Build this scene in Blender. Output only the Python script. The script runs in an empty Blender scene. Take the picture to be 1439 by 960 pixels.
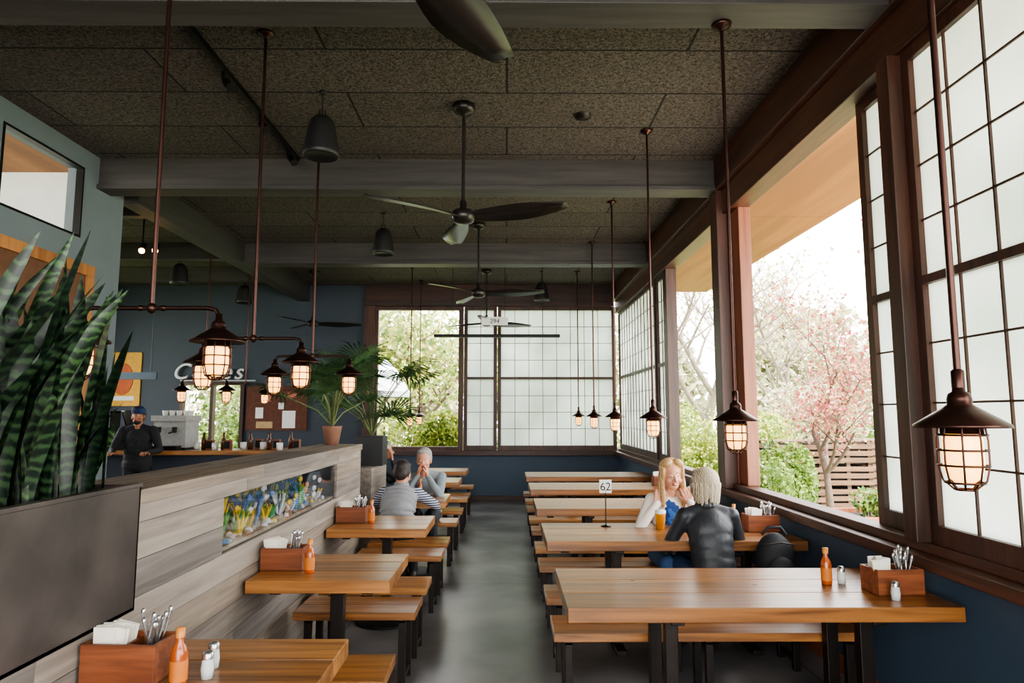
import bpy, math, random, bmesh
import numpy as np
from mathutils import Vector as V, Matrix
random.seed(7); rnd=random.random
def ru(a,b): return random.uniform(a,b)
def c(r,g,b):
    f=lambda x:(x/255/12.92) if x/255<=.04045 else ((x/255+.055)/1.055)**2.4
    return (f(r),f(g),f(b),1)
SC=bpy.context.scene
# ------------------------------------------------------------ materials
def newmat(name):
    m=bpy.data.materials.new(name); m.use_nodes=True
    nt=m.node_tree; b=nt.nodes['Principled BSDF']; return m,nt,b
def M(name,col,rough=.6,metal=0,var=.12,scale=15,bump=0.0,emis=0,ecol=None,stretch=(1,1,1),coat=0):
    m,nt,b=newmat(name); N=nt.nodes; L=nt.links
    tc=N.new('ShaderNodeTexCoord'); mp=N.new('ShaderNodeMapping'); mp.inputs['Scale'].default_value=stretch
    L.new(tc.outputs['Object'],mp.inputs['Vector'])
    no=N.new('ShaderNodeTexNoise'); no.inputs['Scale'].default_value=scale; no.inputs['Detail'].default_value=5
    L.new(mp.outputs[0],no.inputs['Vector'])
    cr=N.new('ShaderNodeValToRGB'); cr.color_ramp.elements[0].position=.3; cr.color_ramp.elements[1].position=.7
    cr.color_ramp.elements[0].color=tuple(x*(1-var) for x in col[:3])+(1,)
    cr.color_ramp.elements[1].color=tuple(min(1,x*(1+var)) for x in col[:3])+(1,)
    L.new(no.outputs['Fac'],cr.inputs[0]); L.new(cr.outputs[0],b.inputs['Base Color'])
    b.inputs['Roughness'].default_value=rough; b.inputs['Metallic'].default_value=metal
    b.inputs['Coat Weight'].default_value=coat
    if bump:
        bp=N.new('ShaderNodeBump'); bp.inputs['Strength'].default_value=bump; bp.inputs['Distance'].default_value=.01
        L.new(no.outputs['Fac'],bp.inputs['Height']); L.new(bp.outputs[0],b.inputs['Normal'])
    if emis:
        b.inputs['Emission Color'].default_value=ecol or col; b.inputs['Emission Strength'].default_value=emis
    return m
def wood(name,c1,c2,axis='x',rough=.4,fine=30,bump=.05,coat=0):
    m,nt,b=newmat(name); N=nt.nodes; L=nt.links
    tc=N.new('ShaderNodeTexCoord'); mp=N.new('ShaderNodeMapping')
    s=[fine]*3; s['xyz'.index(axis)]=fine*.06; mp.inputs['Scale'].default_value=s
    mp.inputs['Location'].default_value=(rnd()*9,rnd()*9,rnd()*9)
    L.new(tc.outputs['Object'],mp.inputs['Vector'])
    n1=N.new('ShaderNodeTexNoise'); n1.inputs['Scale'].default_value=1; n1.inputs['Detail'].default_value=8; n1.inputs['Distortion'].default_value=.6
    L.new(mp.outputs[0],n1.inputs['Vector'])
    n2=N.new('ShaderNodeTexNoise'); n2.inputs['Scale'].default_value=.18; n2.inputs['Detail'].default_value=3
    L.new(mp.outputs[0],n2.inputs['Vector'])
    mx=N.new('ShaderNodeMath'); mx.operation='MULTIPLY_ADD'; mx.inputs[1].default_value=.55
    ad=N.new('ShaderNodeMath'); ad.operation='MULTIPLY'; ad.inputs[1].default_value=.45
    L.new(n2.outputs['Fac'],ad.inputs[0]); L.new(n1.outputs['Fac'],mx.inputs[0]); L.new(ad.outputs[0],mx.inputs[2])
    cr=N.new('ShaderNodeValToRGB'); cr.color_ramp.elements[0].position=.38; cr.color_ramp.elements[1].position=.62
    cr.color_ramp.elements[0].color=c1; cr.color_ramp.elements[1].color=c2
    L.new(mx.outputs[0],cr.inputs[0]); L.new(cr.outputs[0],b.inputs['Base Color'])
    b.inputs['Roughness'].default_value=rough; b.inputs['Coat Weight'].default_value=coat; b.inputs['Coat Roughness'].default_value=.25
    bp=N.new('ShaderNodeBump'); bp.inputs['Strength'].default_value=bump*4; bp.inputs['Distance'].default_value=.003
    L.new(n1.outputs['Fac'],bp.inputs['Height']); L.new(bp.outputs[0],b.inputs['Normal'])
    return m
def leafmat(name,c1,c2,scale=3,tr=.35):
    m,nt,b=newmat(name); N=nt.nodes; L=nt.links
    tc=N.new('ShaderNodeTexCoord'); no=N.new('ShaderNodeTexNoise'); no.inputs['Scale'].default_value=scale; no.inputs['Detail'].default_value=4
    L.new(tc.outputs['Object'],no.inputs['Vector'])
    cr=N.new('ShaderNodeValToRGB'); cr.color_ramp.elements[0].position=.35; cr.color_ramp.elements[1].position=.65
    cr.color_ramp.elements[0].color=c1; cr.color_ramp.elements[1].color=c2
    L.new(no.outputs['Fac'],cr.inputs[0]); L.new(cr.outputs[0],b.inputs['Base Color']); b.inputs['Roughness'].default_value=.55
    t=N.new('ShaderNodeBsdfTranslucent'); L.new(cr.outputs[0],t.inputs['Color'])
    mix=N.new('ShaderNodeMixShader'); mix.inputs[0].default_value=tr
    L.new(b.outputs[0],mix.inputs[1]); L.new(t.outputs[0],mix.inputs[2]); L.new(mix.outputs[0],N['Material Output'].inputs['Surface'])
    return m
def bricky(name,c1,c2,cm,bw,rh,mortar,rough,spk=0,spkscale=60,bump=.3,off=(0,0,0),speck=None):
    m,nt,b=newmat(name); N=nt.nodes; L=nt.links
    tc=N.new('ShaderNodeTexCoord'); mp=N.new('ShaderNodeMapping'); mp.inputs['Location'].default_value=off
    L.new(tc.outputs['Object'],mp.inputs['Vector'])
    br=N.new('ShaderNodeTexBrick'); br.inputs['Scale'].default_value=1; br.inputs['Brick Width'].default_value=bw; br.inputs['Row Height'].default_value=rh
    br.inputs['Mortar Size'].default_value=mortar; br.inputs['Color1'].default_value=c1; br.inputs['Color2'].default_value=c2; br.inputs['Mortar'].default_value=cm
    L.new(mp.outputs[0],br.inputs['Vector'])
    no=N.new('ShaderNodeTexNoise'); no.inputs['Scale'].default_value=spkscale; no.inputs['Detail'].default_value=4; L.new(tc.outputs['Object'],no.inputs['Vector'])
    if speck is None: no.inputs['Distortion'].default_value=1.2
    n2=N.new('ShaderNodeTexNoise'); n2.inputs['Scale'].default_value=1.7; n2.inputs['Detail'].default_value=6; L.new(tc.outputs['Object'],n2.inputs['Vector'])
    cr=N.new('ShaderNodeValToRGB'); cr.color_ramp.elements[0].position=.36; cr.color_ramp.elements[1].position=.64
    cr.color_ramp.elements[0].color=(1-spk,)*3+(1,); cr.color_ramp.elements[1].color=(1+spk,)*3+(1,)
    L.new((no if speck is None else n2).outputs['Fac'],cr.inputs[0])
    mu=N.new('ShaderNodeMix'); mu.data_type='RGBA'; mu.blend_type='MULTIPLY'; mu.inputs[0].default_value=1
    L.new(br.outputs['Color'],mu.inputs[6]); L.new(cr.outputs[0],mu.inputs[7]); L.new(mu.outputs[2],b.inputs['Base Color'])
    b.inputs['Roughness'].default_value=rough
    bp=N.new('ShaderNodeBump'); bp.inputs['Strength'].default_value=bump; bp.inputs['Distance'].default_value=.02
    L.new(no.outputs['Fac'],bp.inputs['Height']); L.new(bp.outputs[0],b.inputs['Normal'])
    return m
def wavemat(name,c1,c2,scale,direction='Z',dist=1.5,rough=.5,bump=0,pos=(.45,.55)):
    m,nt,b=newmat(name); N=nt.nodes; L=nt.links
    tc=N.new('ShaderNodeTexCoord'); w=N.new('ShaderNodeTexWave'); w.bands_direction=direction; w.inputs['Scale'].default_value=scale
    w.inputs['Distortion'].default_value=dist; w.inputs['Detail'].default_value=3; w.inputs['Detail Scale'].default_value=2
    L.new(tc.outputs['Object'],w.inputs['Vector'])
    cr=N.new('ShaderNodeValToRGB'); cr.color_ramp.elements[0].position=pos[0]; cr.color_ramp.elements[1].position=pos[1]
    cr.color_ramp.elements[0].color=c1; cr.color_ramp.elements[1].color=c2
    L.new(w.outputs['Fac'],cr.inputs[0]); L.new(cr.outputs[0],b.inputs['Base Color']); b.inputs['Roughness'].default_value=rough
    if bump:
        bp=N.new('ShaderNodeBump'); bp.inputs['Strength'].default_value=bump; bp.inputs['Distance'].default_value=.02
        L.new(w.outputs['Fac'],bp.inputs['Height']); L.new(bp.outputs[0],b.inputs['Normal'])
    return m
def frost(name):
    m,nt,b=newmat(name); N=nt.nodes; L=nt.links
    t=N.new('ShaderNodeBsdfTranslucent')
    d=N.new('ShaderNodeBsdfDiffuse')
    tc=N.new('ShaderNodeTexCoord'); no=N.new('ShaderNodeTexNoise'); no.inputs['Scale'].default_value=1.3; L.new(tc.outputs['Object'],no.inputs['Vector'])
    cr=N.new('ShaderNodeValToRGB'); cr.color_ramp.elements[0].position=.3; cr.color_ramp.elements[1].position=.7
    cr.color_ramp.elements[0].color=(.22,.25,.22,1); cr.color_ramp.elements[1].color=(.40,.43,.40,1)
    L.new(no.outputs['Fac'],cr.inputs[0]); L.new(cr.outputs[0],t.inputs['Color']); d.inputs['Color'].default_value=(.7,.74,.71,1)
    mix=N.new('ShaderNodeMixShader'); mix.inputs[0].default_value=.2
    L.new(t.outputs[0],mix.inputs[1]); L.new(d.outputs[0],mix.inputs[2]); L.new(mix.outputs[0],N['Material Output'].inputs['Surface'])
    return m
def glass(name,fac=.12,col=(1,1,1,1)):
    m,nt,b=newmat(name); N=nt.nodes; L=nt.links
    t=N.new('ShaderNodeBsdfTransparent'); t.inputs['Color'].default_value=col
    g=N.new('ShaderNodeBsdfGlossy'); g.inputs['Roughness'].default_value=.03
    mix=N.new('ShaderNodeMixShader'); mix.inputs[0].default_value=fac
    L.new(t.outputs[0],mix.inputs[1]); L.new(g.outputs[0],mix.inputs[2]); L.new(mix.outputs[0],N['Material Output'].inputs['Surface'])
    return m
WX=[wood('oak_x%d'%i,c(*a),c(*b),'x',.34,28,.05,.3) for i,(a,b) in enumerate([((104,64,30),(176,120,64)),((94,56,26),(160,106,54)),((116,72,36),(188,132,74)),((98,62,32),(170,114,62))])]
GW=[wood('weathered_grey%d'%i,c(*a),c(*b),'y',.7,26,.1) for i,(a,b) in enumerate([((112,102,94),(152,142,132)),((98,90,84),(140,131,122)),((122,112,102),(162,151,140)),((104,94,84),(148,134,120)),((88,83,79),(132,124,117))])]
redwood=wood('stained_redwood',c(48,28,20),c(88,52,36),'y',.45,30)
redwoodx=wood('stained_redwood_x',c(40,24,18),c(72,42,31),'x',.45,30)
redwoodz=wood('stained_redwood_z',c(44,26,19),c(82,48,34),'z',.45,30)
cedarz=wood('cedar_post',c(110,62,40),c(150,90,60),'z',.45,30)
caddyw=wood('caddy_wood',c(104,56,32),c(146,84,50),'x',.5,40)
orangew=wood('orange_fir',c(140,88,46),c(180,122,70),'z',.5,20)
beamgrey=wood('grey_painted_beam',c(50,47,45),c(70,66,63),'x',.55,20)
beamgreyy=wood('grey_painted_beam_y',c(48,45,43),c(64,61,58),'y',.55,20)
soffitm=wood('plywood_soffit',c(118,70,30),c(162,104,52),'y',.6,5)
bluew=M('slate_blue_paint',c(62,78,95),.6,var=.06,scale=3)
bluel=M('light_blue_grey_paint',c(104,113,118),.7,var=.05,scale=3)
bluedk=M('dark_blue_paint',c(46,54,66),.6,var=.06,scale=3)
bluebk=M('back_wall_blue_paint',c(50,59,70),.6,var=.06,scale=3)
ceilm=bricky('wood_wool_panels',c(82,74,67),c(73,66,60),c(17,15,14),2.44,.61,.009,.95,spk=.7,spkscale=48,bump=1)
floorm=bricky('polished_concrete',c(99,96,96),c(94,91,92),c(42,41,41),3.1,3.0,.006,.33,spk=.45,spkscale=5,bump=.05,speck=1,off=(1.2,-.55,0))
black=M('black_metal',c(28,27,27),.4,.6)
steel=M('dark_steel',c(46,40,37),.42,.7)
bronze=M('bronze',c(70,47,41),.32,.85)
castiron=M('cast_iron',c(36,36,37),.5,.5)
chrome=M('stainless',c(190,190,190),.25,.9)
white=M('white_paint',c(225,225,222),.5,var=.03)
paper=M('napkin_paper',c(232,226,214),.9,var=.04)
jarm=M('glowing_jar_glass',c(255,215,150),.3,emis=2.0,ecol=c(255,176,92))
glassm=glass('clear_glass'); frostm=frost('frosted_panel')
rust=M('raw_steel_planter',c(72,66,63),.5,.45,var=.5,scale=3,bump=.06)
soilm=M('dark_soil',c(40,30,24),.95,var=.4,scale=60,bump=.5)
terra=M('terracotta',c(130,92,74),.8)
# ------------------------------------------------------------ mesh builder
class MB:
    def __init__(s): s.v=[];s.f=[];s.m=[];s.s=[]
    def add(s,vs,fs,m=0,sm=False):
        o=len(s.v); s.v+=[tuple(p) for p in vs]
        for f in fs: s.f.append(tuple(i+o for i in f)); s.m.append(m); s.s.append(sm)
    def box(s,x0,x1,y0,y1,z0,z1,m=0,T=None):
        vs=[V((x,y,z)) for z in (z0,z1) for y in (y0,y1) for x in (x0,x1)]
        if T: vs=[T@p for p in vs]
        s.add(vs,[(0,2,3,1),(4,5,7,6),(0,1,5,4),(2,6,7,3),(0,4,6,2),(1,3,7,5)],m)
    def tube(s,pts,rad,n=8,m=0,cap=True,sm=True):
        pts=[V(p) for p in pts]
        if not hasattr(rad,'__len__'): rad=[rad]*len(pts)
        vs=[];ref=None
        for i,p in enumerate(pts):
            t=(pts[min(i+1,len(pts)-1)]-pts[max(i-1,0)])
            if t.length<1e-9: t=V((0,0,1))
            t.normalize()
            if ref is None: ref=V((1,0,0)) if abs(t.x)<.8 else V((0,1,0))
            a=(ref-t*ref.dot(t)).normalized(); b=t.cross(a); ref=a
            for k in range(n):
                q=2*math.pi*k/n; vs.append(p+(a*math.cos(q)+b*math.sin(q))*rad[i])
        fs=[]
        for i in range(len(pts)-1):
            for k in range(n):
                k2=(k+1)%n; fs.append((i*n+k,i*n+k2,(i+1)*n+k2,(i+1)*n+k))
        s.add(vs,fs,m,sm)
        if cap: s.add(vs[:n],[tuple(range(n))[::-1]],m); s.add(vs[-n:],[tuple(range(n))],m)
    def lathe(s,cn,prof,n=20,m=0,sm=True,T=None):
        vs=[]
        for r,z in prof:
            for k in range(n):
                q=2*math.pi*k/n; p=V((r*math.cos(q),r*math.sin(q),z)); 
                if T: p=T@p
                vs.append(p+V(cn))
        fs=[]
        for i in range(len(prof)-1):
            for k in range(n):
                k2=(k+1)%n; fs.append((i*n+k,i*n+k2,(i+1)*n+k2,(i+1)*n+k))
        s.add(vs,fs,m,sm)
    def ell(s,cn,r,m=0,nu=16,nv=10,R=None):
        vs=[];cn=V(cn)
        for j in range(nv+1):
            ph=math.pi*j/nv
            for k in range(nu):
                q=2*math.pi*k/nu
                p=V((r[0]*math.sin(ph)*math.cos(q),r[1]*math.sin(ph)*math.sin(q),-r[2]*math.cos(ph)))
                if R: p=R@p
                vs.append(cn+p)
        fs=[(j*nu+k,j*nu+(k+1)%nu,(j+1)*nu+(k+1)%nu,(j+1)*nu+k) for j in range(nv) for k in range(nu)]
        s.add(vs,fs,m,True)
    def obj(s,name,mats,bevel=0,center=True,parent=None):
        A=np.array(s.v,dtype=float)
        loc=np.zeros(3)
        if center:
            mn=A.min(0);mx=A.max(0); loc=np.array([(mn[0]+mx[0])/2,(mn[1]+mx[1])/2,mn[2]])
        me=bpy.data.meshes.new(name); me.from_pydata((A-loc).tolist(),[],s.f)
        for m in mats: me.materials.append(m)
        me.polygons.foreach_set('material_index',s.m); me.polygons.foreach_set('use_smooth',s.s); me.update()
        o=bpy.data.objects.new(name,me); o.location=loc; SC.collection.objects.link(o)
        if bevel:
            b=o.modifiers.new('bevel','BEVEL'); b.width=bevel; b.segments=2; b.limit_method='ANGLE'; b.angle_limit=.9
        if parent: 
            o.parent=parent; o.location=V(loc)-parent.location
        return o
def text(name,body,loc,size,rot,mat,ext=.01,parent=None,shear=0,align='CENTER'):
    cu=bpy.data.curves.new(name,'FONT'); cu.body=body; cu.size=size; cu.extrude=ext; cu.shear=shear; cu.align_x=align; cu.materials.append(mat)
    o=bpy.data.objects.new(name,cu); SC.collection.objects.link(o); o.rotation_euler=rot; o.location=loc
    if parent: o.parent=parent; o.location=V(loc)-parent.location
    return o
# ------------------------------------------------------------ room shell
XR=2.1; YB=12.6; ZC=4.04
def shell(name,boxes,mats,bev=0):
    b=MB()
    for q in boxes: b.box(*q)
    return b.obj(name,mats,bev,center=False)
shell('floor',[(-8.1,2.25,-3.2,12.75,-.12,0,0)],[floorm])
shell('ceiling',[(-8.1,2.3,-3.2,12.75,ZC,ZC+.2,0)],[ceilm])
shell('wall_right',[(XR,XR+.15,-3.2,12.75,0,.86,0)],[bluew])
shell('wall_back',[(-2.67,XR,YB,YB+.15,0,.84,0),(-8.1,-6.1,YB,YB+.15,0,ZC,1),(-6.1,-4.9,YB,YB+.15,2.2,ZC,1),(-4.9,-2.67,YB,YB+.15,0,ZC,1)],[bluew,bluebk])
shell('wall_left',[(-4.05,-3.9,-3.2,5.0,0,ZC,0),(-4.05,-3.9,5.0,6.0,0,3.2,0),(-4.05,-3.9,5.0,6.0,3.86,ZC,0),(-4.05,-3.9,6.0,6.65,0,ZC,0)],[bluel])
shell('wall_side_kitchen',[(-8.1,-8,6.65,YB,0,1.0,0),(-8.1,-8,6.65,YB,3.5,ZC,0),(-8.1,-8,6.65,8.0,1,3.5,0),(-8.1,-8,9.7,9.9,1,3.5,0),(-8.1,-8,11.3,YB,1,3.5,0)],[bluedk])  # out of view; its openings are added to light the kitchen
shell('wall_partition_kitchen',[(-8.1,-4.05,6.5,6.65,0,ZC,0)],[white])
shell('wall_front',[(-4.05,2.25,-3.2,-3.05,0,.3,0),(-4.05,2.25,-3.2,-3.05,3.7,ZC,0),(-4.05,-3.8,-3.2,-3.05,.3,3.7,0),(-1,-.85,-3.2,-3.05,.3,3.7,0),(2.05,2.25,-3.2,-3.05,.3,3.7,0)],[bluel])  # unseen wall behind the camera, opened wide to let daylight in
for i,y in enumerate([.2,3.3,6.22,9.4]):
    b=MB(); x0=-3.9 if y<6.7 else -3.75
    b.box(x0,2.0,y,y+.17,3.77,ZC,0); b.box(x0,2.0,y-.03,y+.2,3.73,3.775,0)
    b.obj('ceiling_beam',[beamgrey],.004)
shell('ceiling_beam_long',[(-3.95,-3.75,6.65,YB,3.73,ZC,0)],[beamgreyy])
for y in (7.3,9.4,11): shell('ceiling_joist',[(-8,-3.95,y,y+.12,3.8,ZC,0)],[beamgrey])
shell('trim_header_right',[(2.0,2.3,-3.05,YB,3.73,ZC,0),(2.06,2.24,-3.05,YB,3.5,3.73,0)],[redwood],.006)
shell('trim_sill_right',[(1.99,2.3,-3.05,YB,.86,.92,0),(2.07,2.2,-3.05,YB,.92,.97,0)],[redwood],.004)
shell('trim_header_back',[(-2.67,2.0,12.48,12.7,3.66,ZC,0),(-2.67,2.0,12.42,12.6,3.62,3.7,0)],[redwoodx],.004)
shell('trim_sill_back',[(-2.67,2.07,12.45,12.75,.84,.93,0)],[redwoodx],.004)
shell('baseboard_back',[(-2.67,2.09,12.57,12.6,0,.1,0)],[redwoodx])
shell('baseboard_right',[(2.08,2.1,-3,12.5,0,.1,0)],[cedarz])
shell('trim_post_back',[(-2.67,-2.47,12.45,12.72,.93,3.62,0)],[redwoodz])
shell('trim_post_right',[(2.0,2.12,6.2,6.4,.92,3.73,0),(2.12,2.26,6.2,6.4,.92,3.5,1),(2.13,2.24,5.98,6.2,.97,3.5,1),(2.08,2.22,8.6,8.78,.97,3.5,0),(2.02,2.18,3.36,3.47,.97,3.5,0),(2.03,2.2,-1.1,-.95,.97,3.5,0)],[redwoodz,cedarz],.004)
wn=[0]
def shoji(axis,pl,a0,a1,z0,z1,nc,inw,midz=2.27,rl=4,rr=4,fw=.065,mats=None):
    wn[0]+=1; b=MB()
    def bx(p,q,za,zb,t0,t1,m):
        t0,t1=sorted((pl+inw*t0,pl+inw*t1))
        if axis=='y': b.box(t0,t1,p,q,za,zb,m)
        else: b.box(p,q,t0,t1,za,zb,m)
    bx(a0,a0+fw,z0,z1,-.03,.03,0); bx(a1-fw,a1,z0,z1,-.03,.03,0)
    bx(a0+fw,a1-fw,z0,z0+fw*1.4,-.03,.03,0); bx(a0+fw,a1-fw,z1-fw,z1,-.03,.03,0)
    bx(a0+fw,a1-fw,midz-.022,midz+.022,-.025,.03,0)
    A0=a0+fw;A1=a1-fw;Z0=z0+fw*1.4;Z1=z1-fw
    for i in range(1,nc):
        p=A0+(A1-A0)*i/nc; bx(p-.005,p+.005,Z0,midz-.022,.004,.016,0); bx(p-.005,p+.005,midz+.022,Z1,.004,.016,0)
    for za,zb,n in ((Z0,midz-.022,rl),(midz+.022,Z1,rr)):
        for i in range(1,n):
            z=za+(zb-za)*i/n; bx(A0,A1,z-.005,z+.005,.006,.015,0)
    t=pl
    vs=[(t,A0,Z0),(t,A1,Z0),(t,A1,Z1),(t,A0,Z1)] if axis=='y' else [(A0,t,Z0),(A1,t,Z0),(A1,t,Z1),(A0,t,Z1)]
    b.add(vs,[(0,1,2,3)],1)
    return b.obj('window_%d'%wn[0],mats or [redwoodz,frostm],0,center=False)
shoji('y',2.12,1.2,3.36,.97,3.5,8,-1)  # unseen bays behind the camera are left open for extra daylight
shoji('y',2.19,3.48,3.95,.97,3.5,1,-1)
shoji('y',2.14,8.79,9.35,.97,3.5,2,-1)
shoji('y',2.12,9.36,12.44,.97,3.5,12,-1)
shoji('x',12.55,-.80,-.18,.93,3.62,2,-1)
shoji('x',12.55,-.17,2.05,.93,3.62,8,-1)
b=MB(); b.box(-2.47,-2.41,12.5,12.6,.93,3.62); b.box(-.9,-.81,12.47,12.62,.93,3.62); b.box(-2.41,-.9,12.5,12.6,.93,1.0); b.box(-2.41,-.9,12.5,12.6,3.55,3.62)
b.obj('window_20',[redwoodz],.003,center=False)
b=MB()
for q in ((5.0,6.0,3.2,3.22),(5.0,6.0,3.84,3.86),(5.0,5.02,3.22,3.84),(5.98,6.0,3.22,3.84)): b.box(-3.96,-3.892,q[0],q[1],q[2],q[3])
b.box(-3.95,-3.945,5.02,5.98,3.22,3.84,1)
b.obj('window_21',[black,glassm],.002,center=False)
b=MB()
b.box(-3.898,-3.86,4.0,6.2,2.87,2.97);b.box(-3.898,-3.86,6.1,6.2,.2,2.87);b.box(-3.898,-3.86,4.9,4.98,.2,2.87);b.box(-3.895,-3.88,4.0,6.1,.2,2.87,1)
b.obj('wood_framed_panel',[orangew,M('panel_brown',c(100,64,42),.5)],.003,center=False)
b=MB()
for q in ((-6.1,-6.03,0,2.2),(-4.97,-4.9,0,2.2),(-5.53,-5.47,0,2.14)): b.box(q[0],q[1],12.55,12.68,q[2],q[3])
b.box(-6.03,-4.97,12.55,12.68,2.14,2.2); b.box(-6.03,-4.97,12.6,12.605,0.02,2.14,1)
b.obj('door_1',[redwoodz,glassm],0,center=False)
b=MB()
y=-3.2
while y<10.69: b.box(2.3,3.25,y+.003,min(10.7,y+2.43)-.003,3.57,3.6,0); y+=2.43
b.box(2.3,3.3,-3.2,10.72,3.6,3.78,1); b.obj('roof_overhang',[soffitm,redwood],0,center=False)
b=MB(); b.box(-7,-4.05,-3,6.5,4.0,4.05,0); b.obj('roof_soffit_left',[soffitm],0,center=False)
# ------------------------------------------------------------ partition wall
b=MB(); px=-1.36; rows=[0,.133,.266,.4,.53,.665,.8,.93,1.065,1.2,1.27]
for i in range(len(rows)-1):
    z0,z1=rows[i],rows[i+1]; segs=[(-1.0,6.33)]
    if i in(7,8): segs=[(-1,3.3),(5.46,6.33)]
    for s0,s1 in segs:
        y=s0
        while y<s1-.01:
            e=min(s1,y+ru(.7,2.0)); 
            if s1-e<.3: e=s1
            if not(e<=2.5 and z0>.88):
                ys=max(y,2.5) if z0>.88 else y
                b.box(px-.02,px+ru(-.001,.001),ys+.001,e-.001,z0+.001,z1-.001,random.randrange(5))
            y=e
def seg(*q): b.box(*q,5)
seg(-1.7,px-.02,-1,6.31,0,.9); seg(-1.7,px-.02,2.5,3.28,.9,1.27); seg(-1.7,px-.02,5.48,6.31,.9,1.27); seg(-1.7,px-.02,3.28,5.48,1.21,1.27); seg(-1.7,-1.66,3.28,5.48,.9,1.21)
y=2.5
while y<6.33:
    e=min(6.34,y+1.3)
    b.box(-1.74,-1.55,y,e-.002,1.27,1.322,random.randrange(5)); b.box(-1.548,px+.012,y,e-.002,1.27,1.322,random.randrange(5)); y=e
b.box(-1.72,px,6.31,6.335,0,1.27,1)
b.obj('partition_wall',GW+[bluedk],.0015,center=False)
def tankmat():
    m,nt,bs=newmat('reef_backdrop'); N=nt.nodes; L=nt.links
    tc=N.new('ShaderNodeTexCoord'); vo=N.new('ShaderNodeTexNoise'); vo.inputs['Scale'].default_value=9; vo.inputs['Detail'].default_value=6; vo.inputs['Distortion'].default_value=1.5; L.new(tc.outputs['Object'],vo.inputs['Vector'])
    cr=N.new('ShaderNodeValToRGB'); e=cr.color_ramp.elements; e[0].position=.3; e[0].color=c(60,90,140); e[1].position=.72; e[1].color=c(245,245,235)  # reef tones, brightened to stand in for blue and white reflections
    for p,q in ((.4,c(40,60,70)),(.46,c(90,140,190)),(.52,c(60,66,60)),(.57,c(200,190,90)),(.63,c(120,130,120))):
        k=e.new(p); k.color=q
    L.new(vo.outputs['Fac'],cr.inputs[0]); L.new(cr.outputs[0],bs.inputs['Base Color']); return m
cols=[c(230,200,50),c(90,140,200),c(220,130,70),c(80,160,90),c(225,225,232)]
b=MB(); b.box(-1.655,-1.64,3.3,5.46,.93,1.2,0); b.box(-1.64,px-.03,3.3,5.46,.93,.95,1)
for i in range(190):
    y=ru(3.33,5.43);x=ru(-1.62,px-.05); b.ell((x,y,.955),(ru(.01,.03),ru(.01,.035),ru(.01,.03)),random.choice([1,1,2,3,6,6]),6,4)
for i in range(60):
    y=3.36+rnd()**1.5*2.05; x=ru(-1.6,px-.07); m=random.choice([2,2,5,5,3]) if y<4 else random.choice([2,3,3,5,6,6]); h=ru(.05,.15) if y>4 else ru(.08,.2)
    for k in range(7):
        q=ru(0,6.3); b.tube([(x,y,.95),(x+.02*math.cos(q),y+.03*math.sin(q),.95+h*.6),(x+.035*math.cos(q),y+.07*math.sin(q),.95+h)],[.006,.009,.003],4,m)
for i in range(26):
    y=ru(3.6,5.4);x=ru(-1.5,px-.06);z=ru(1.0,1.17);m=random.choice([2,3,4,6,6])
    b.ell((x,y,z),(.01,.034,.02),m,8,6); b.add([(x,y+.028,z),(x,y+.055,z+.018),(x,y+.055,z-.018)],[(0,1,2)],m)
b.box(px-.026,px-.022,3.3,5.46,.93,1.2,7)
b.obj('fish_tank',[tankmat(),M('gravel',c(150,140,126),.8,var=.4)]+[M('reef%d'%i,q,.5) for i,q in enumerate(cols)]+[glass('tank_glass',.2)],0)
b=MB(); X0,X1=-1.78,-1.335
b.box(X1-.012,X1,.3,2.5,.9,1.345,0); b.box(X0,X0+.012,.3,2.5,.9,1.345,0); b.box(X0,X1,2.488,2.5,.9,1.345,0); b.box(X0,X1,.3,.312,.9,1.345,0); b.box(X0,X1,.3,2.5,.9,.915,0)
b.box(X0+.012,X1-.012,.312,2.488,.915,1.31,1)
b.box(X1-.03,X1+.004,.3,2.503,1.335,1.35,0)
b.obj('steel_planter_box',[rust,soilm],.002,center=False)
b=MB()
def snake(b,x,y,z,h,w,az,lean,m):
    n=9; vs=[]; d=V((math.cos(az),math.sin(az),0)); tw=ru(-.8,.8); fa=ru(0,3.14)
    for i in range(n+1):
        t=i/n; off=lean*h*t**1.7; zz=h*(t-.12*lean*t*t); ww=w*(.55+.9*t)*(1-t**4)**.8 if t<1 else .001
        a=fa+tw*t; s=V((math.cos(a),math.sin(a),0)); nn=V((-s.y,s.x,0)); p=V((x,y,z+zz))+d*off
        vs+=[p-s*ww,p+nn*ww*.35,p+s*ww]
    fs=[]
    for i in range(n): k=i*3; fs+=[(k,k+1,k+4,k+3),(k+1,k+2,k+5,k+4)]
    b.add(vs,fs,m,True)
for i in range(230):
    y=ru(1.3,2.42); x=ru(-1.74,-1.40); az=ru(-1.2,2.0) if rnd()<.4 else ru(0,6.28)
    snake(b,x,y,1.31,ru(.3,.92) if y<2.15 else ru(.25,.78),ru(.022,.038),az,ru(.05,.5),random.choice([0,0,1,2]))
snm=[wavemat('snake_leaf_a',c(12,28,18),c(48,72,44),9,'Z',6,.4,pos=(.3,.9)),wavemat('snake_leaf_b',c(10,24,16),c(30,50,30),11,'Z',7,.4,pos=(.3,.9)),wavemat('snake_leaf_c',c(20,40,22),c(62,92,50),10,'Z',7,.4,pos=(.3,.9))]
b.obj('snake_plant',snm)
b=MB(); z=0
for i in range(8):
    b.box(-1.72,-1.38,6.95,7.8,z+.001,z+.13,i%5); z+=.131
b.obj('low_divider_wall',GW,.001,center=False)
palmm=[leafmat('palm_green',c(40,70,42),c(90,124,76),6,.35),M('palm_stem',c(100,110,66),.6),M('black_pot',c(32,32,34),.5),soilm,terra]
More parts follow.
